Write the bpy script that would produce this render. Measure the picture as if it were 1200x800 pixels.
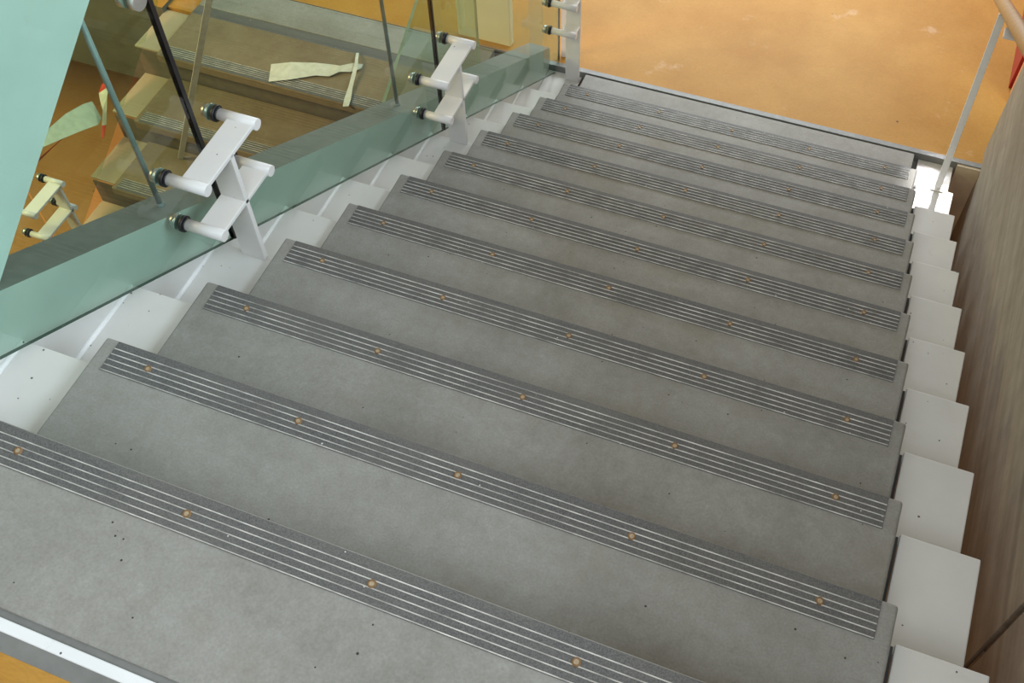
import bpy, bmesh, math, random
from mathutils import Matrix, Vector
random.seed(7)
S = bpy.context.scene
for o in list(bpy.data.objects):
    bpy.data.objects.remove(o, do_unlink=True)
COL = S.collection

# ------------------------------------------------------------------ camera
cam_d = bpy.data.cameras.new('camera')
cam_d.sensor_width = 36.0
cam_d.lens = 1270.29 / 1200 * 36
cam_d.clip_start = 0.02
cam = bpy.data.objects.new('camera', cam_d)
COL.objects.link(cam)
yaw, pitch, roll = -0.4217, 0.9571, -0.0523
fw = Vector((math.sin(yaw) * math.cos(pitch), math.cos(yaw) * math.cos(pitch), -math.sin(pitch)))
rt = Vector((math.cos(yaw), -math.sin(yaw), 0))
up = rt.cross(fw)
r2 = math.cos(roll) * rt + math.sin(roll) * up
u2 = -math.sin(roll) * rt + math.cos(roll) * up
mw = Matrix((r2, u2, -fw)).transposed().to_4x4()
mw.translation = Vector((1.2682, -0.2492, 1.3923))
cam.matrix_world = mw
S.camera = cam

# ------------------------------------------------------------------ world, lights, exposure
wd = bpy.data.worlds.new('world')
S.world = wd
wd.use_nodes = True
wd.node_tree.nodes['Background'].inputs[0].default_value = (1.0, 0.935, 0.80, 1)
wd.node_tree.nodes['Background'].inputs[1].default_value = 0.60
S.view_settings.view_transform = 'Standard'
S.view_settings.look = 'None'
S.view_settings.exposure = 0.0
S.view_settings.gamma = 1.0
S.view_settings.use_curve_mapping = False


def lamp(name, kind, loc, target, power, color, **kw):
    d = bpy.data.lights.new(name, kind)
    d.energy = power
    d.color = color
    for k, v in kw.items():
        setattr(d, k, v)
    o = bpy.data.objects.new(name, d)
    COL.objects.link(o)
    o.location = loc
    o.rotation_euler = (Vector(target) - Vector(loc)).to_track_quat('-Z', 'Y').to_euler()
    return o


lamp('skylight', 'AREA', (1.3, -1.3, 2.6), (0.6, 0.5, -0.4), 40, (0.86, 0.97, 1.07), shape='RECTANGLE', size=1.4, size_y=1.2)
lamp('side_fill', 'AREA', (4.6, 0.9, 2.3), (-0.2, 0.9, 0.0), 230, (0.78, 0.95, 1.08), shape='RECTANGLE', size=3.6, size_y=2.0)  # added fill from the right, brightens the pale girder and left plates
lamp('far_window', 'AREA', (0.2, 6.0, -0.45), (0.7, 3.4, -2.1), 112, (0.90, 0.96, 1.0), shape='RECTANGLE', size=3.0, size_y=1.2)
lamp('sun_slit', 'AREA', (1.66, 5.3, -0.06), (1.655, 3.30, -2.06), 1.2, (1.0, 0.98, 0.95), shape='RECTANGLE', size=0.13, size_y=0.36, spread=math.radians(5))
lamp('lower_warm_fill', 'AREA', (-3.5, 1.2, 0.2), (-3.3, 3.0, -4.2), 190, (1.0, 0.66, 0.34), shape='RECTANGLE', size=1.5, size_y=1.0)  # added warm fill for the lower flight and the floor below

# ------------------------------------------------------------------ dimensions
R, H, W = 0.30, 0.17627, 1.5673          # run, rise, tread width
SET, DROP = 0.052, 0.0327                # steel nose set back and below the concrete nose
SL = H / R
ZF = -12 * H                             # lower landing level
ZT = -H                                  # upper landing level
XL, XR = -0.18, 1.731                    # outer edges of the white plates
XG = -0.14                               # stair-side face of the glass


# ------------------------------------------------------------------ materials
def new_mat(name):
    m = bpy.data.materials.new(name)
    m.use_nodes = True
    nt = m.node_tree
    return m, nt, nt.nodes['Principled BSDF']


def nd(nt, t, **kw):
    n = nt.nodes.new(t)
    for k, v in kw.items():
        setattr(n, k, v)
    return n


def pos(nt, scale=(1, 1, 1)):
    g = nd(nt, 'ShaderNodeNewGeometry')
    mp = nd(nt, 'ShaderNodeMapping')
    mp.inputs['Scale'].default_value = scale
    nt.links.new(g.outputs['Position'], mp.inputs['Vector'])
    return mp.outputs[0]


def noise(nt, vec, scale, detail=4, rough=0.55):
    n = nd(nt, 'ShaderNodeTexNoise')
    n.inputs['Scale'].default_value = scale
    n.inputs['Detail'].default_value = detail
    n.inputs['Roughness'].default_value = rough
    nt.links.new(vec, n.inputs['Vector'])
    return n.outputs['Fac']


def ramp(nt, fac, stops):
    r = nd(nt, 'ShaderNodeValToRGB')
    el = r.color_ramp.elements
    while len(el) > 1:
        el.remove(el[0])
    el[0].position = stops[0][0]
    el[0].color = (*stops[0][1], 1)
    for p, c in stops[1:]:
        e = el.new(p)
        e.color = (*c, 1)
    nt.links.new(fac, r.inputs['Fac'])
    return r.outputs['Color']


def mix(nt, fac, a, b, mode='MIX'):
    m = nd(nt, 'ShaderNodeMix', data_type='RGBA', blend_type=mode)
    for sock, v in ((m.inputs[0], fac), (m.inputs[6], a), (m.inputs[7], b)):
        if hasattr(v, 'is_linked'):
            nt.links.new(v, sock)
        elif isinstance(v, (int, float)):
            sock.default_value = v
        else:
            sock.default_value = (*v, 1)
    return m.outputs[2]


def specks(nt, vec, scale, size, keep):
    """1 in small round specks, 0 elsewhere"""
    v = nd(nt, 'ShaderNodeTexVoronoi')
    v.inputs['Scale'].default_value = scale
    nt.links.new(vec, v.inputs['Vector'])
    a = nd(nt, 'ShaderNodeMath', operation='LESS_THAN')
    nt.links.new(v.outputs['Distance'], a.inputs[0])
    sep = nd(nt, 'ShaderNodeSeparateColor')
    nt.links.new(v.outputs['Color'], sep.inputs[0])
    sz = nd(nt, 'ShaderNodeMath', operation='MULTIPLY')
    nt.links.new(sep.outputs[1], sz.inputs[0])
    sz.inputs[1].default_value = size
    nt.links.new(sz.outputs[0], a.inputs[1])
    b = nd(nt, 'ShaderNodeMath', operation='LESS_THAN')
    nt.links.new(sep.outputs[0], b.inputs[0])
    b.inputs[1].default_value = keep
    c = nd(nt, 'ShaderNodeMath', operation='MULTIPLY')
    nt.links.new(a.outputs[0], c.inputs[0])
    nt.links.new(b.outputs[0], c.inputs[1])
    return c.outputs[0]


def bump(nt, bs, fac, strength, dist=0.002):
    b = nd(nt, 'ShaderNodeBump')
    b.inputs['Strength'].default_value = strength
    b.inputs['Distance'].default_value = dist
    nt.links.new(fac, b.inputs['Height'])
    nt.links.new(b.outputs[0], bs.inputs['Normal'])


def mat_concrete(name, lo, hi, stain):
    m, nt, bs = new_mat(name)
    p = pos(nt)
    c = ramp(nt, noise(nt, p, 5, 6, 0.6), [(0.32, lo), (0.68, hi)])
    f = ramp(nt, noise(nt, p, 230, 2), [(0.3, (0.90,) * 3), (0.7, (1.07,) * 3)])
    c = mix(nt, 1.0, c, f, 'MULTIPLY')
    f2 = ramp(nt, noise(nt, p, 34, 5, 0.7), [(0.3, (0.90, 0.89, 0.86)), (0.7, (1.06, 1.07, 1.06))])
    c = mix(nt, 1.0, c, f2, 'MULTIPLY')
    st = ramp(nt, noise(nt, p, 2.3, 5, 0.7), [(0.56, (0, 0, 0)), (0.72, (0.55,) * 3)])
    c = mix(nt, st, c, stain)
    lite = ramp(nt, noise(nt, p, 17, 4, 0.75), [(0.66, (0, 0, 0)), (0.76, (0.3,) * 3)])
    c = mix(nt, lite, c, (0.45, 0.45, 0.44))
    c = mix(nt, specks(nt, p, 58, 0.135, 0.17), c, (0.05, 0.045, 0.04))
    nt.links.new(c, bs.inputs['Base Color'])
    bs.inputs['Roughness'].default_value = 0.50
    bs.inputs['Specular IOR Level'].default_value = 0.185
    bump(nt, bs, noise(nt, p, 160, 3), 0.18)
    return m


def mat_white(name, col, dirt=(0.45, 0.36, 0.26), rough=0.45):
    m, nt, bs = new_mat(name)
    p = pos(nt)
    c = ramp(nt, noise(nt, p, 6, 5), [(0.3, tuple(v * 0.90 for v in col)), (0.7, col)])
    d = ramp(nt, noise(nt, p, 9, 6, 0.75), [(0.62, (0, 0, 0)), (0.78, (0.35,) * 3)])
    c = mix(nt, d, c, dirt)
    c = mix(nt, specks(nt, p, 46, 0.13, 0.36), c, (0.12, 0.11, 0.10))
    nt.links.new(c, bs.inputs['Base Color'])
    bs.inputs['Roughness'].default_value = rough
    bump(nt, bs, noise(nt, p, 90, 3), 0.08)
    return m


def mat_plain(name, col, rough=0.5, metal=0.0, var=0.12, scale=30):
    m, nt, bs = new_mat(name)
    p = pos(nt)
    c = ramp(nt, noise(nt, p, scale, 4), [(0.3, tuple(v * (1 - var) for v in col)), (0.7, tuple(min(1, v * (1 + var)) for v in col))])
    nt.links.new(c, bs.inputs['Base Color'])
    bs.inputs['Roughness'].default_value = rough
    bs.inputs['Metallic'].default_value = metal
    return m


def mat_lino(name, lo, hi):
    m, nt, bs = new_mat(name)
    p = pos(nt)
    c = ramp(nt, noise(nt, p, 2.6, 6, 0.65), [(0.3, lo), (0.7, hi)])
    f = ramp(nt, noise(nt, pos(nt, (30, 90, 1)), 3, 3), [(0.3, (0.9,) * 3), (0.7, (1.08,) * 3)])
    c = mix(nt, 1.0, c, f, 'MULTIPLY')
    c = mix(nt, specks(nt, p, 9, 0.07, 0.25), c, (0.12, 0.06, 0.02))
    w = ramp(nt, noise(nt, p, 5.5, 4, 0.7), [(0.64, (0, 0, 0)), (0.74, (0.25,) * 3)])
    c = mix(nt, w, c, (0.75, 0.6, 0.45))
    nt.links.new(c, bs.inputs['Base Color'])
    bs.inputs['Roughness'].default_value = 0.5
    bs.inputs['Specular IOR Level'].default_value = 0.18
    return m


def mat_strip():
    m, nt, bs = new_mat('abrasive_strip')
    p = pos(nt)
    c = ramp(nt, noise(nt, p, 420, 2), [(0.35, (0.068, 0.070, 0.073)), (0.65, (0.142, 0.143, 0.142))])
    w = ramp(nt, noise(nt, pos(nt, (1, 6, 6)), 3, 5, 0.7), [(0.4, (0, 0, 0)), (0.75, (0.4,) * 3)])
    c = mix(nt, w, c, (0.19, 0.18, 0.16))
    c = mix(nt, specks(nt, p, 75, 0.13, 0.12), c, (0.7, 0.7, 0.68))
    nt.links.new(c, bs.inputs['Base Color'])
    bs.inputs['Roughness'].default_value = 0.55
    bump(nt, bs, noise(nt, p, 380, 2), 0.3, 0.001)
    return m


def mat_wall():
    m, nt, bs = new_mat('board_marked_concrete')
    p = pos(nt, (1, 0.25, 9))
    c = ramp(nt, noise(nt, p, 2.2, 6, 0.65), [(0.3, (0.215, 0.190, 0.145)), (0.7, (0.335, 0.305, 0.250))])
    q = pos(nt)
    f = ramp(nt, noise(nt, q, 14, 5, 0.7), [(0.3, (0.86,) * 3), (0.7, (1.1,) * 3)])
    c = mix(nt, 1.0, c, f, 'MULTIPLY')
    c = mix(nt, specks(nt, q, 9, 0.10, 0.35), c, (0.05, 0.045, 0.04))
    nt.links.new(c, bs.inputs['Base Color'])
    bs.inputs['Roughness'].default_value = 0.75
    bump(nt, bs, noise(nt, p, 5, 4), 0.25, 0.004)
    return m


def mat_glass(name, tint):
    """clear float glass: tinted straight transmission with a Fresnel reflection on top"""
    m = bpy.data.materials.new(name)
    m.use_nodes = True
    nt = m.node_tree
    nt.nodes.remove(nt.nodes['Principled BSDF'])
    out = nt.nodes['Material Output']
    tr = nd(nt, 'ShaderNodeBsdfTransparent')
    tr.inputs[0].default_value = (*tint, 1)
    gl = nd(nt, 'ShaderNodeBsdfGlossy')
    gl.inputs['Roughness'].default_value = 0.02
    fr = nd(nt, 'ShaderNodeFresnel')
    fr.inputs['IOR'].default_value = 1.45
    mx = nd(nt, 'ShaderNodeMixShader')
    ge = nd(nt, 'ShaderNodeNewGeometry')      # reflect on the outer face only: light passes straight through
    inv = nd(nt, 'ShaderNodeMath', operation='SUBTRACT')
    inv.inputs[0].default_value = 1.0
    nt.links.new(ge.outputs['Backfacing'], inv.inputs[1])
    mu = nd(nt, 'ShaderNodeMath', operation='MULTIPLY')
    nt.links.new(fr.outputs[0], mu.inputs[0])
    nt.links.new(inv.outputs[0], mu.inputs[1])
    nt.links.new(mu.outputs[0], mx.inputs[0])
    nt.links.new(tr.outputs[0], mx.inputs[1])
    nt.links.new(gl.outputs[0], mx.inputs[2])
    nt.links.new(mx.outputs[0], out.inputs['Surface'])
    return m


def mat_wood():
    m, nt, bs = new_mat('rail_wood')
    p = pos(nt, (18, 1.5, 18))
    c = ramp(nt, noise(nt, p, 4, 5, 0.6), [(0.3, (0.25, 0.15, 0.06)), (0.7, (0.38, 0.245, 0.115))])
    nt.links.new(c, bs.inputs['Base Color'])
    bs.inputs['Roughness'].default_value = 0.4
    return m


CONC = mat_concrete('tread_concrete', (0.25, 0.245, 0.23), (0.315, 0.312, 0.30), (0.235, 0.205, 0.16))
WHITE = mat_white('white_paint', (0.67, 0.665, 0.64))
WHITE2 = mat_white('white_gloss_paint', (0.78, 0.77, 0.76), rough=0.35)
WHITE3 = mat_white('lit_white_paint', (0.86, 0.87, 0.87))  # lighter copy of the white: light falling on these parts put into colour
CONC_B = mat_concrete('dim_warm_concrete', (0.21, 0.160, 0.100), (0.27, 0.215, 0.14), (0.17, 0.12, 0.07))  # tread concrete browned: dim warm light of the lower flight in its colour
GREYTOP = mat_plain('grey_flange', (0.20, 0.21, 0.205), 0.5)
STRIP = mat_strip()
RIDGE = mat_plain('ridge_aluminium', (0.58, 0.575, 0.55), 0.5, 0.2, 0.45, 22)
RODG = mat_plain('grey_rod', (0.30, 0.33, 0.34), 0.45, 0.2)
BRASS = mat_plain('screw_brass', (0.22, 0.13, 0.06), 0.6, 0.2, 0.2, 200)
BRASS2 = mat_plain('screw_recess', (0.42, 0.33, 0.22), 0.6, 0.2, 0.2, 200)
STEEL = mat_plain('steel', (0.62, 0.63, 0.62), 0.3, 0.8)
RUBBER = mat_plain('black_rubber', (0.012, 0.012, 0.014), 0.45)
LINO = mat_lino('orange_linoleum', (0.385, 0.185, 0.030), (0.48, 0.262, 0.060))
LINO_D = mat_lino('lower_linoleum', (0.72, 0.35, 0.12), (0.82, 0.45, 0.18))
EDGING = mat_plain('grey_edging', (0.20, 0.205, 0.20), 0.5, 0.2)
ALU = mat_white('worn_aluminium', (0.82, 0.84, 0.86), (0.25, 0.24, 0.24), 0.35)
DARK = mat_plain('dark_gap', (0.06, 0.062, 0.062), 0.8)
WALLM = mat_wall()
GROOVE = mat_plain('wall_groove', (0.20, 0.20, 0.19), 0.8)
OCHRE = mat_plain('ochre_plaster', (0.34, 0.24, 0.13), 0.85)
SLABEDGE = mat_plain('raw_concrete_edge', (0.52, 0.45, 0.32), 0.8, 0, 0.15, 8)
FASCIA = mat_plain('dark_concrete_fascia', (0.12, 0.115, 0.085), 0.8, 0, 0.2, 8)
WHITE_DIM = mat_white('dim_warm_white_paint', (0.44, 0.37, 0.25))  # white plates toned down: dim warm light put into the paint colour
RISER = mat_plain('dim_warm_riser', (0.15, 0.125, 0.09), 0.7)  # risers and trays behind the glass, shade put into the brown
GLASS = mat_glass('green_glass', (0.81, 0.905, 0.865))
GLASS_E = mat_plain('glass_edge', (0.05, 0.075, 0.06), 0.2)
GLASS_P = mat_plain('pale_glass_edge', (0.30, 0.42, 0.33), 0.25)
WOOD = mat_wood()
RED = mat_plain('red_paint', (0.36, 0.012, 0.015), 0.4)
ORANGEB = mat_plain('salmon_board', (0.72, 0.34, 0.16), 0.5)
TAPE_W = mat_plain('tape_white', (0.66, 0.66, 0.58), 0.4)
TAPE_R = mat_plain('tape_red', (0.62, 0.05, 0.03), 0.4)
PALE = mat_white('pale_panel', (0.88, 0.89, 0.70), (0.52, 0.30, 0.10))


# ------------------------------------------------------------------ mesh helpers
def box_bm(bm, x0, x1, y0, y1, z0, z1, mi=0):
    vs = [bm.verts.new(p) for p in ((x0, y0, z0), (x1, y0, z0), (x1, y1, z0), (x0, y1, z0),
                                    (x0, y0, z1), (x1, y0, z1), (x1, y1, z1), (x0, y1, z1))]
    for f in ((3, 2, 1, 0), (4, 5, 6, 7), (0, 1, 5, 4), (1, 2, 6, 5), (2, 3, 7, 6), (3, 0, 4, 7)):
        bm.faces.new([vs[i] for i in f]).material_index = mi


def mesh(bm, name, mats, bevel=0.0, seg=2, smooth=False):
    if bevel:
        bmesh.ops.bevel(bm, geom=list(bm.edges), offset=bevel, segments=seg, affect='EDGES', profile=0.5)
    bmesh.ops.recalc_face_normals(bm, faces=bm.faces)
    me = bpy.data.meshes.new(name)
    bm.to_mesh(me)
    bm.free()
    for m in (mats if isinstance(mats, (list, tuple)) else [mats]):
        me.materials.append(m)
    if smooth:
        for p in me.polygons:
            p.use_smooth = True
    return me


def obj(name, me, parent=None, loc=(0, 0, 0)):
    o = bpy.data.objects.new(name, me)
    COL.objects.link(o)
    o.location = loc
    if parent:
        o.parent = parent
    return o


def box_me(name, d, mat, bevel=0.0, seg=2):
    bm = bmesh.new()
    box_bm(bm, *d)
    return mesh(bm, name, mat, bevel, seg)


def box(name, d, mat, parent=None, bevel=0.0, seg=2, loc=(0, 0, 0)):
    return obj(name, box_me(name, d, mat, bevel, seg), parent, loc)


def prism(name, pts, axis, a0, a1, mat, parent=None, bevel=0.0, mats_by_normal=None):
    """extrude a polygon; pts are the two other coordinates in order"""
    bm = bmesh.new()

    def P(p, a):
        return {'x': (a, p[0], p[1]), 'y': (p[0], a, p[1]), 'z': (p[0], p[1], a)}[axis]
    A = [bm.verts.new(P(p, a0)) for p in pts]
    B = [bm.verts.new(P(p, a1)) for p in pts]
    bm.faces.new(A)
    bm.faces.new(B[::-1])
    n = len(pts)
    for i in range(n):
        f = bm.faces.new((A[i], A[(i + 1) % n], B[(i + 1) % n], B[i]))
        if mats_by_normal:
            f.material_index = mats_by_normal[i]
    return obj(name, mesh(bm, name, mat, bevel), parent)


def cyl_bm(bm, a, b, ra, rb=None, n=16, mi=0):
    a, b = Vector(a), Vector(b)
    rb = ra if rb is None else rb
    d = (b - a).normalized()
    u = d.orthogonal().normalized()
    v = d.cross(u)
    A = [bm.verts.new(a + ra * (math.cos(t) * u + math.sin(t) * v)) for t in (2 * math.pi * i / n for i in range(n))]
    B = [bm.verts.new(b + rb * (math.cos(t) * u + math.sin(t) * v)) for t in (2 * math.pi * i / n for i in range(n))]
    for i in range(n):
        f = bm.faces.new((A[i], A[(i + 1) % n], B[(i + 1) % n], B[i]))
        f.material_index = mi
        f.smooth = True
    bm.faces.new(A[::-1]).material_index = mi
    bm.faces.new(B).material_index = mi


def lathe_bm(bm, prof, n=14, axis='z'):
    """prof: (radius, height, material) from outside in"""
    rings = []
    for r, z, _ in prof:
        if r < 1e-6:
            rings.append([bm.verts.new((0, 0, z) if axis == 'z' else (z, 0, 0))])
        else:
            rings.append([bm.verts.new((r * math.cos(2 * math.pi * i / n), r * math.sin(2 * math.pi * i / n), z) if axis == 'z'
                                       else (z, r * math.cos(2 * math.pi * i / n), r * math.sin(2 * math.pi * i / n))) for i in range(n)])
    for k in range(len(rings) - 1):
        a, b = rings[k], rings[k + 1]
        for i in range(n):
            j = (i + 1) % n
            f = bm.faces.new((a[i], a[j], b[0]) if len(b) == 1 else (a[i], a[j], b[j], b[i]))
            f.material_index = prof[k + 1][2]
            f.smooth = True


def empty(name, loc=(0, 0, 0)):
    o = bpy.data.objects.new(name, None)
    COL.objects.link(o)
    o.location = loc
    o.empty_display_size = 0.05
    return o


def tag(o, label, cat, group=None, kind=None):
    o['label'] = label
    o['category'] = cat
    if group:
        o['group'] = group
    if kind:
        o['kind'] = kind
    return o


def struct(o, label, cat):
    return tag(o, label, cat, kind='structure')


ORD = ['first', 'second', 'third', 'fourth', 'fifth', 'sixth', 'seventh', 'eighth', 'ninth', 'tenth', 'eleventh', 'twelfth']

# ------------------------------------------------------------------ setting: floors, wall, edges
# upper landing
struct(box('floor', (-0.9, 1.84, -2.6, -0.036, ZT - 0.30, ZT), LINO), 'orange linoleum floor of the upper landing', 'floor')
struct(box('trim_1', (-0.9, 1.84, -0.036, -0.010, ZT - 0.30, ZT + 0.0005), EDGING), 'grey metal edging along the upper orange landing', 'edging')
struct(box('trim_2', (-0.4, 1.80, -0.010, 0.009, ZT - 0.30, ZT + 0.003), ALU, bevel=0.002), 'worn silvery aluminium strip beside the top tread', 'edging')
struct(box('trim_3', (-0.4, 1.80, 0.009, 0.021, ZT - 0.30, ZT - 0.005), EDGING), 'dark recessed joint behind the top tread', 'joint')

# lower landing
bm = bmesh.new()
box_bm(bm, -0.31, 6, 3.612, 10, ZF - 0.57, ZF)
box_bm(bm, -2.20, -0.31, 3.60, 10, ZF - 0.57, ZF)
box_bm(bm, -7, -2.20, 3.32, 10, ZF - 0.57, ZF)
bm.faces.ensure_lookup_table()
for f in bm.faces:
    f.normal_update()
    if f.normal.z < 0.5:
        f.material_index = 1
fl = obj('floor', mesh(bm, 'floor', [LINO, FASCIA]))
struct(fl, 'orange linoleum floor of the lower landing at the foot of the stairs', 'floor')
struct(box('trim_4', (-0.31, 1.84, 3.586, 3.612, ZF - 0.57, ZF + 0.001), [EDGING]), 'grey metal edging between bottom tread and orange landing', 'edging')
struct(box('trim_5', (1.742, 1.84, 3.572, 3.5859, ZF - 0.9, ZF - 0.004), SLABEDGE), 'raw tan concrete slab edge in the gap beside the wall', 'slab edge')
# basement floor
struct(box('floor', (-9, 6, -4, 10, 2 * ZF - 0.2, 2 * ZF), LINO_D), 'orange floor far below, seen through the glass', 'floor')

struct(box('shade_wall_left', (-5.4, -5.2, -4, 10, 2 * ZF, 1.6), OCHRE), 'unseen ochre wall added beyond the lower flight to block light', 'wall')  # added out of view to keep ambient light off the lower flight
struct(box('shade_wall_back', (-5.2, 1.84, -2.8, -2.6, 2 * ZF, ZT), OCHRE), 'unseen ochre wall added below the upper landing to block light', 'wall')  # added out of view, closes off ambient light under the landing

# right wall, with a vertical formwork joint
wall = empty('wall_right', (1.84, 1.0, 0))
struct(wall, 'brownish grey concrete wall beside the stairs', 'wall')
for i, (y0, y1) in enumerate(((-2.6, 0.812), (0.838, 3.70))):
    box('panel', (0.0, 0.22, y0 - 1.0, y1 - 1.0, -3.6, 0.42), WALLM, wall)
box('joint', (0.010, 0.21, -0.188, -0.162, -0.90, 0.42), GROOVE, wall)
box('joint', (0.004, 0.21, -0.178, -0.172, -3.6, -0.90), GROOVE, wall)

# ------------------------------------------------------------------ steel stair frame (white folded plates and side beam)
def stair_frame(label, group, n, first, last, xl, xr, slab_l, slab_r, flip, y_top, z_top, beam=None, deep_first=0.0):
    """flip=+1 descends towards +y, -1 towards -y. Nose of step k at y_top + flip*R*k, level z_top - H*k."""
    fr = empty('steel_staircase', (xl, y_top, z_top))
    tag(fr, label, 'stair frame', group)
    ox, oy, oz = xl, y_top, z_top
    meL = meR = meT = meRi = None
    d = R
    def me_box(nm, x0, x1, ya, yb, z0, z1, mat, bev):
        return box_me(nm, (x0, x1, min(ya, yb), max(ya, yb), z0, z1), mat, bev)
    thick = 0.012
    gap = 0.012
    meL = me_box('step_plate', 0, slab_l - gap - xl, -flip * (SET + d), -flip * SET, -DROP - thick, -DROP, WHITE if flip > 0 else WHITE_DIM, 0.003)
    meR = me_box('step_plate', slab_r + gap - xl, xr - xl, -flip * (SET + d), -flip * SET, -DROP - thick, -DROP, WHITE if flip > 0 else WHITE_DIM, 0.003)
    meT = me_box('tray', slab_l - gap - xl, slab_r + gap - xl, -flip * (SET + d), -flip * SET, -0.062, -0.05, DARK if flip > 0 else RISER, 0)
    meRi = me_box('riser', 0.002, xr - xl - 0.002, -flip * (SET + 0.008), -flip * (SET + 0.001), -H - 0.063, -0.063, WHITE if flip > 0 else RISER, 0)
    for k in range(first, last + 1):
        lo = (0, flip * R * k, -H * k)
        obj('step_plate', meL, fr, lo)
        obj('step_plate', meR, fr, lo)
        obj('tray', meT, fr, lo)
        if k < n:
            obj('riser', meRi, fr, lo)
    if flip > 0:
        bmw = bmesh.new()
        cyl_bm(bmw, (0.001, -(SET + d) + 0.004, -DROP + 0.001), (0.001, -SET - 0.004, -DROP + 0.001), 0.0065, n=8)
        meW = mesh(bmw, 'weld', WHITE3)
        for k in range(first, last + 1):
            obj('weld', meW, fr, (0, flip * R * k, -H * k))
    if beam:
        bx0, bx1, c_top, depth, ya, yb = beam
        pts = [(y - oy, z - oz) for y, z in ((ya, c_top - SL * ya), (yb, c_top - SL * yb), (yb, c_top - depth - SL * yb), (ya, c_top - depth - SL * ya))]
        o = prism('side_beam', pts, 'x', bx0 - ox, bx1 - ox, [WHITE, GREYTOP], fr, mats_by_normal=[1, 0, 0, 0])
        o['label'] = 'white sloping side beam with grey top face'
    return fr


fr = stair_frame('white painted steel stair frame with stepped side plates under the grey treads', None, 12, 1, 11,
                 XL, XR, 0.0, W, 1, 0.0, 0.0, beam=(-0.286, -0.181, 0.088, 0.42, 0.02, 3.60))
# bottom plates reach the landing edging
for x0, x1 in ((XL, -0.012), (W + 0.012, XR)):
    box('step_plate', (x0 - XL, x1 - XL, 11 * R - SET, 3.586, ZF - DROP - 0.012, ZF - DROP), WHITE, fr, 0.003)
box('tray', (-0.009 - XL, W + 0.009 - XL, 11 * R - SET, 3.586, ZF - 0.062, ZF - 0.05), GREYTOP, fr)

# ------------------------------------------------------------------ treads
def strip_meshes(length):
    base = box_me('nosing_strip', (0, length, -0.0735, -0.0035, -0.002, 0.0018), STRIP)
    rid = box_me('ridge', (0.001, length - 0.001, -0.0009, 0.0009, 0.001, 0.0034), RIDGE, 0.0004, 1)
    bm = bmesh.new()
    lathe_bm(bm, [(0.0078, 0.0015, 0), (0.0072, 0.0046, 0), (0.0052, 0.0050, 0), (0.0042, 0.0034, 0), (0.0022, 0.0036, 1), (0, 0.0040, 1)])
    scr = mesh(bm, 'screw', [BRASS, BRASS2])
    return base, rid, scr


STRIP_L = W - 0.032 - 0.028
ST_BASE, ST_RIDGE, ST_SCREW = strip_meshes(STRIP_L)
RIDGE_Y = (-0.0722, -0.0594, -0.0466, -0.0338, -0.0210)
SCREW_X = (0.125, 0.456, 0.787, 1.117, 1.440)


def make_tread(me_slab, x, y, z, flip, label, group, strip=True, screws=True):
    root = empty('stair_tread', (x, y, z))
    tag(root, label, 'stair tread', group)
    if flip < 0:                       # turned half round about its own middle
        root.rotation_euler[2] = math.pi
        root.location.x = x + W
    obj('slab', me_slab, root)
    if strip:
        b = obj('nosing_strip', ST_BASE, root, (0.032, 0, 0))
        for ry in RIDGE_Y:
            obj('ridge', ST_RIDGE, b, (0, ry, 0))
        if screws:
            for sx in SCREW_X:
                s = obj('screw', ST_SCREW, b, (sx - 0.032 + random.uniform(-.004, .004), -0.0400 + random.uniform(-.0015, .0015), 0))
                s.rotation_euler[2] = random.random()
    return root


SLAB = box_me('slab', (0, W, -0.286, 0, -0.05, 0), CONC, 0.006, 3)
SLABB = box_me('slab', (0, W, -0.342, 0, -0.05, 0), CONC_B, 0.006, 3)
SLAB1 = box_me('slab', (0, W, -0.279, 0, -0.05, 0), CONC, 0.004, 2)
for k in range(1, 12):
    lab = ('grey concrete stair tread with dark ridged nosing strip, flush with the upper orange landing' if k == 1 else
           'grey concrete stair tread with ridged nosing strip, %s one down from the upper landing' % ORD[k - 2])
    make_tread(SLAB1 if k == 1 else SLAB, 0, R * k, -H * k, 1, lab, 'concrete treads of the main flight')
bt = box('stair_tread', (0.010, 1.556, 3.292, 3.577, ZF - 0.05, ZF), CONC, bevel=0.004)
tag(bt, 'plain grey concrete slab without nosing strip, level with the lower orange landing', 'stair tread', 'concrete treads of the main flight')

# ------------------------------------------------------------------ glass balustrade
def glass_pane(y0, y1, x0, x1, c_lo, c_hi, slope, label, group, edge=None):
    pts = [(y0, c_lo + slope * y0), (y1, c_lo + slope * y1), (y1, c_hi + slope * y1), (y0, c_hi + slope * y0)]
    bm = bmesh.new()
    A = [bm.verts.new((x0, *p)) for p in pts]
    B = [bm.verts.new((x1, *p)) for p in pts]
    bm.faces.new(A)
    bm.faces.new(B[::-1])
    for i in range(4):
        bm.faces.new((A[i], A[(i + 1) % 4], B[(i + 1) % 4], B[i])).material_index = 1
    o = obj('glass_balustrade', mesh(bm, 'glass_balustrade', [GLASS, edge or GLASS_E]))
    return tag(o, label, 'glass', group)


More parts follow.
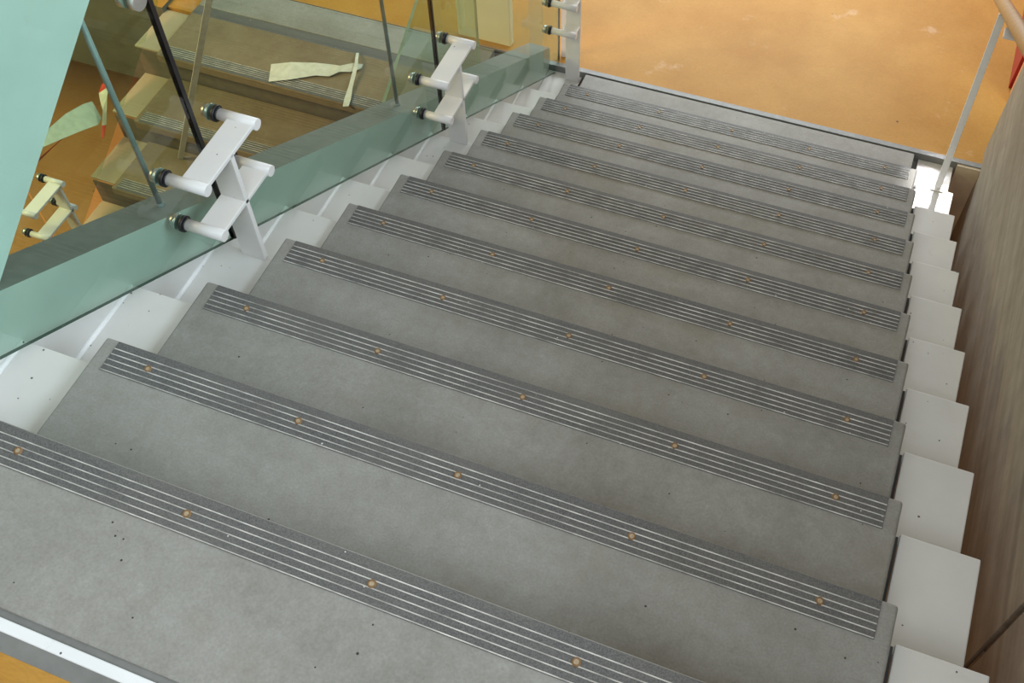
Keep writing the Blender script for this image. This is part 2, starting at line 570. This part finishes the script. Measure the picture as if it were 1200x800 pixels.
J1, J2 = 1.174, 2.383
GTH = 0.010
gx0, gx1 = XG - GTH, XG
GB, GT = -0.047, 1.02
g1 = glass_pane(-0.03, J1 - 0.006, gx0, gx1, GB, GT, -SL, 'green tinted glass balustrade pane beside the upper treads', 'glass panes of the main flight')
g2 = glass_pane(J1 + 0.006, J2 - 0.004, gx0, gx1, GB, GT, -SL, 'green tinted glass balustrade pane between two white brackets', 'glass panes of the main flight')
g3 = glass_pane(J2 + 0.004, 3.625, gx0, gx1, GB, GT, -SL, 'green tinted glass balustrade pane beside the lowest treads', 'glass panes of the main flight')
for i, (j, w, lab) in enumerate(((J1, 0.006, 'black vertical seal between the upper two glass panes'), (J2, 0.004, 'black vertical seal between the lower two glass panes'))):
    pts = [(y, c - SL * y) for y, c in ((j - w, GB), (j + w, GB), (j + w, GT), (j - w, GT))]
    o = prism('glass_seal', pts, 'x', gx0 - 0.002, gx1 + 0.002, RUBBER)
    tag(o, lab, 'seal', 'seals between glass panes')


# ------------------------------------------------------------------ white brackets holding the glass
def bm_obj(name, fn, mat, parent, loc=(0, 0, 0), bevel=0.0):
    bm = bmesh.new()
    fn(bm)
    return obj(name, mesh(bm, name, mat, bevel), parent, loc)


def bracket(label, x_glass, side, py, base_z, arms, group, xo=0.0, top=None, post_dx=0.0):
    """side=+1: glass lies towards -x of the post. arms: list of (z, [tube y offsets])"""
    root = empty('glass_bracket', (x_glass + side * 0.0755, py, base_z))
    tag(root, label, 'bracket', group)
    s = side
    x_in, x_out = s * (-0.0345) + xo, s * 0.0345 + xo            # relative to root
    zt = (max(a[0] for a in arms) if top is None else top) - base_z
    p = box('post', (min(x_in, x_out), max(x_in, x_out), -0.007, 0.007, 0.0, zt), WHITE2, root, 0.002)
    for z, tubes in arms:
        lo, hi = min(tubes + [0]), max(tubes + [0])
        a = box('arm', (min(x_in, x_out), max(x_in, x_out), lo, hi, z - base_z - 0.006, z - base_z + 0.006), WHITE2, root, 0.002)
        for ty in tubes:
            xe = x_out + s * 0.006
            xg_rel = -s * 0.0755
            t = bm_obj('tube', lambda b: cyl_bm(b, (xg_rel + s * 0.012, ty, z - base_z), (xe, ty, z - base_z), 0.0145), WHITE2, a)
            bm_obj('gasket', lambda b: (cyl_bm(b, (xg_rel, ty, z - base_z), (xg_rel + s * 0.0085, ty, z - base_z), 0.0205, n=20),
                                        cyl_bm(b, (xg_rel + s * 0.0085, ty, z - base_z), (xg_rel + s * 0.013, ty, z - base_z), 0.0165, n=20)), RUBBER, a)
            bm_obj('cap', lambda b: (cyl_bm(b, (xg_rel - s * GTH, ty, z - base_z), (xg_rel - s * (GTH + 0.004), ty, z - base_z), 0.0205, n=20),
                                     cyl_bm(b, (xg_rel - s * (GTH + 0.004), ty, z - base_z), (xg_rel - s * (GTH + 0.018), ty, z - base_z), 0.0175, 0.0165, n=20)), STEEL, a)
    return root


zs = lambda k: -H * k - DROP
for k, lab in ((4, 'white steel H-shaped bracket clamping the glass beside the fourth nosing'), (8, 'white steel H-shaped bracket clamping the glass halfway down the flight')):
    za = zs(k) + 0.371
    bracket(lab, XG, 1, k * R - SET - 0.008, zs(k), [(za, [-0.115, 0.108]), (za - 0.154, [-0.115, 0.108])], 'white glass brackets of the main flight')
bracket('tall white bracket post at the foot of the stairs by the orange landing', XG, 1, 3.553, ZF - DROP, [(-1.672, [-0.072]), (-1.822, [-0.072])],
        'white glass brackets of the main flight', xo=0.016, top=-0.95)

# round fixing high on the first seal
o = bm_obj('glass_fixing', lambda b: (cyl_bm(b, (XG - 0.030, 0, 0), (XG - GTH, 0, 0), 0.022, n=24), cyl_bm(b, (XG, 0, 0), (XG + 0.015, 0, 0), 0.022, n=24)), STEEL, None, (0, 1.134, 0.038))
tag(o, 'round steel fixing disc on the glass beside the upper seal', 'fixing')

# ------------------------------------------------------------------ upper flight beam with hanger rods
ub = empty('steel_girder', (-0.25, 0.52, -0.29))
tag(ub, 'pale sloping side beam of the next flight up, behind the glass', 'beam')
SU, CU = 0.625, -0.616
pts = [(y - 0.52, z + 0.29) for y, z in ((0.585, CU + SU * 0.585), (3.3, CU + SU * 3.3), (3.3, CU + 0.46 + SU * 3.3), (0.585, CU + 0.46 + SU * 0.585))]
prism('beam_box', pts, 'x', -0.053, 0.05, WHITE3, ub)
for y, lab in ((1.068, 'thin grey hanger rod rising behind the upper glass pane'), (2.228, 'thin grey hanger rod rising behind the middle glass pane')):
    z0, z1 = 0.088 - SL * y, CU + SU * y
    o = bm_obj('hanger_rod', lambda b: (cyl_bm(b, (0, 0, 0.0), (0, 0, z1 - z0 + 0.002), 0.0068, n=12), cyl_bm(b, (0, 0, -0.004), (0, 0, 0.012), 0.010, n=6)), RODG, None, (-0.235, y, z0))
    tag(o, lab, 'rod', 'hanger rods between the beams')

# unseen frame of the next flight up, added only to shade the lower flight
uf = stair_frame('unseen stair frame of the flight above, added to shade the lower flight', None, 99, -9, -1, -2.205, -0.325, -2.035, -2.035 + W, -1, 0.34, ZT)

# ------------------------------------------------------------------ lower flight behind the glass (descends the other way)
LX0, LX1 = -2.205, -0.325
LSL = LX0 + 0.17
LSR = LSL + W
LY = 3.0                                           # nose of its top tread
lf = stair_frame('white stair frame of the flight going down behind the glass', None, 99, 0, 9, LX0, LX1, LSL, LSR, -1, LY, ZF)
for k in range(0, 10):
    lab = ('grey brown concrete tread at the top of the flight seen through the glass' if k == 0 else
           'concrete tread of the flight seen through the glass, %s one down from its top' % ORD[k - 1])
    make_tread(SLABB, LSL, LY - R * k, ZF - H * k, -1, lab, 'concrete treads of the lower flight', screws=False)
o = box('landing_slab', (LSL, LSR, 3.405, 3.597, ZF - 0.05, ZF), CONC, bevel=0.003)
tag(o, 'grey concrete slab set flush into the landing behind the glass', 'slab')
o = box('landing_strip', (LSL, LSR, 3.292, 3.400, ZF - 0.05, ZF - 0.001), STRIP)
tag(o, 'dark ridged metal strip across the landing behind the glass', 'strip')
o = box('landing_plate', (LX0 + 0.003, LSL - 0.003, 3.36, 3.596, ZF - 0.05, ZF - 0.02), LINO)
tag(o, 'small orange floor piece beside the landing slab behind the glass', 'floor piece')

gl = glass_pane(0.6, 2.07, LX0 + 0.024, LX0 + 0.034, ZF - SL * LY - 0.09, ZF - SL * LY + 0.95, SL, 'glass pane on the far side of the lower flight, lower half', 'glass panes of the lower flight', GLASS)
gl = glass_pane(2.085, 3.28, LX0 + 0.024, LX0 + 0.034, ZF - SL * LY - 0.09, ZF - SL * LY + 0.95, SL, 'glass pane on the far side of the lower flight, upper half', 'glass panes of the lower flight', GLASS)
gr = glass_pane(0.9, 3.28, -0.412, -0.400, ZF - SL * LY - 0.03, ZF - SL * LY + 1.04, SL, 'glass pane on the near side of the lower flight', 'glass panes of the lower flight', GLASS_P)
nose = lambda k: (LY + SET - R * k, ZF - DROP - H * k)
bracket('white bracket on the far side of the lower flight, over the orange floor', LX0 + 0.034, 1, 2.16, nose(3)[1], [(-2.235, [-0.19, 0.02]), (-2.395, [-0.19, 0.02])], None)

# ------------------------------------------------------------------ barrier tape and lath
def ribbon(name, pts, widths, mats, label, cat, thick=0.0015, group=None):
    """pts centre line, widths as vectors across, mats index per segment"""
    bm = bmesh.new()
    rows = []
    for p, w in zip(pts, widths):
        p, w = Vector(p), Vector(w)
        rows.append((p - w / 2, p + w / 2))
    ml = []
    V = []
    for i, (a, b) in enumerate(rows):
        d = (Vector(pts[min(i + 1, len(pts) - 1)]) - Vector(pts[max(i - 1, 0)])).normalized()
        n = d.cross((b - a).normalized()).normalized() * thick / 2
        V.append([bm.verts.new(q) for q in (a + n, b + n, b - n, a - n)])
    for i in range(len(V) - 1):
        for j in range(4):
            f = bm.faces.new((V[i][j], V[i][(j + 1) % 4], V[i + 1][(j + 1) % 4], V[i + 1][j]))
            f.material_index = mats[i]
    bm.faces.new(V[0])
    bm.faces.new(V[-1][::-1])
    o = obj(name, mesh(bm, name, [TAPE_W, TAPE_R]))
    return tag(o, label, cat, group)


zt = ZF + 0.006
ribbon('barrier_tape', [(-1.425, 3.065, zt), (-1.33, 3.10, zt + .012), (-1.22, 3.155, zt + .010), (-1.15, 3.175, zt + .006), (-1.11, 3.195, zt + .012), (-1.06, 3.225, zt + .010), (-1.02, 3.255, zt + .004)],
       [(-0.05, .115, .0), (-0.04, .10, .015), (-.03, .07, .012), (-.02, .075, .006), (-.01, .03, .01), (-.012, .05, .01), (-.006, .03, 0)], [0] * 6,
       'white barrier tape piece lying on the top tread of the lower flight', 'tape', group='barrier tape pieces')
ribbon('barrier_tape', [(-1.085, 3.335, zt + .004), (-1.06, 3.28, zt + .02), (-1.04, 3.235, zt + .022), (-1.005, 3.10, zt + .008), (-0.985, 3.03, zt + .004), (-0.968, 2.975, zt + .006)],
       [(.014, .004, 0), (.014, .004, 0), (.018, .004, 0), (.020, .006, 0), (.030, .010, .0), (.026, .010, 0)], [0] * 5,
       'thin twisted tape tail crossing the wider white tape piece', 'tape', group='barrier tape pieces')
xp = LX0 - 0.06
ribbon('barrier_tape', [(xp, 2.715, -2.305), (xp + .01, 2.66, -2.285), (xp, 2.55, -2.245), (xp, 2.42, -2.205), (xp, 2.30, -2.17), (xp, 2.18, -2.145), (xp, 2.02, -2.11)],
       [(-.07, .05, .045), (-.10, .05, .06), (-.09, .03, .055), (-.06, .01, .04), (-.034, 0, .022), (-.024, 0, .016), (-.02, 0, .012)], [0] * 6,
       'white barrier tape stretched across above the orange floor, wide at one end', 'tape', group='barrier tape pieces')
ribbon('barrier_tape', [(xp - .02, 2.50, -2.285), (xp - .02, 2.40, -2.272), (xp - .02, 2.30, -2.26), (xp - .02, 2.18, -2.245), (xp - .02, 2.02, -2.23)],
       [(.008, 0, .012), (.01, 0, .014), (.012, 0, .024), (.012, 0, .022), (.01, 0, .012)], [1] * 4,
       'thin twisted red barrier tape above the orange floor', 'tape', group='barrier tape pieces')
ribbon('barrier_tape', [(xp - .02, 2.86, -2.25), (xp - .01, 2.82, -2.265), (xp, 2.785, -2.29), (xp + .01, 2.75, -2.34), (xp + .02, 2.70, -2.39), (xp + .03, 2.65, -2.43)],
       [(.04, .03, .02), (.05, .04, .03), (.04, .02, .03), (.015, .012, .0), (.02, .012, 0), (.012, .01, .01)], [1, 0, 0, 0, 1],
       'crumpled red and white tape end hanging by the lower flight', 'tape', group='barrier tape pieces')
# lath leaning over the lower flight
la, lb = Vector((-1.812, 2.688, ZF - 2 * H + 0.004)), Vector((-0.99, 2.45, -0.89))
o = ribbon('wooden_lath', [la, la.lerp(lb, .5), lb], [(.020, .013, -.010)] * 3, [0, 0], 'long thin white lath leaning over the treads of the lower flight', 'lath', thick=0.010)

# ------------------------------------------------------------------ right side: post, handrail, bracket
pr = empty('handrail', (1.665, 3.253, zs(11)))
tag(pr, 'round wooden handrail on a slim white post beside the lowest treads', 'handrail')
zt = -1.10
bm = bmesh.new()
A = [bm.verts.new(p) for p in ((-0.013, -0.006, 0.0), (0.013, -0.006, 0.0), (0.013, 0.006, 0.0), (-0.013, 0.006, 0.0))]
B = [bm.verts.new((v.co.x - 0.024, v.co.y, zt - zs(11))) for v in A]
bm.faces.new(A); bm.faces.new(B[::-1])
for i in range(4):
    bm.faces.new((A[i], A[(i + 1) % 4], B[(i + 1) % 4], B[i]))
obj('post', mesh(bm, 'post', WHITE3, 0.0015), pr)
box('foot_plate', (-0.028, 0.028, -0.02, 0.016, 0.0, 0.006), WHITE2, pr, 0.001)
rail = bmesh.new()
y0, y1 = 3.75, 0.2
cyl_bm(rail, (-0.020, y0 - 3.253, 0.885 + 0.012 - SL * (y0 - 3.253)), (-0.020, y1 - 3.253, 0.885 + 0.012 - SL * (y1 - 3.253)), 0.024, n=24)
obj('rail', mesh(rail, 'rail', WOOD), pr)
box('rail_bracket', (-0.035, 0.175, -0.36, -0.31, 0.885 + 0.155, 0.885 + 0.163), WHITE2, pr, 0.001)

# ------------------------------------------------------------------ things on the lower landing
o = box('red_board', (1.884, 1.93, 4.15, 5.4, ZF, ZF + 1.3), RED, bevel=0.003)
tag(o, 'dark red board standing on the orange landing behind the wall end', 'board')
o = box('salmon_board', (1.897, 1.94, 4.04, 4.14, ZF, ZF + 0.9), ORANGEB, bevel=0.003)
tag(o, 'salmon orange board edge standing between wall end and red board', 'board')
o = box('notice_panel', (-0.68, -0.40, 3.64, 3.68, ZF, ZF + 1.25), PALE, bevel=0.003)
tag(o, 'pale yellowish stained panel standing on the landing behind the glass', 'panel')
o = box('slim_post', (-0.145, -0.118, 3.655, 3.68, ZF, ZF + 1.2), WHITE2, bevel=0.002)
tag(o, 'slim white upright on the orange landing next to the end of the glass', 'post')
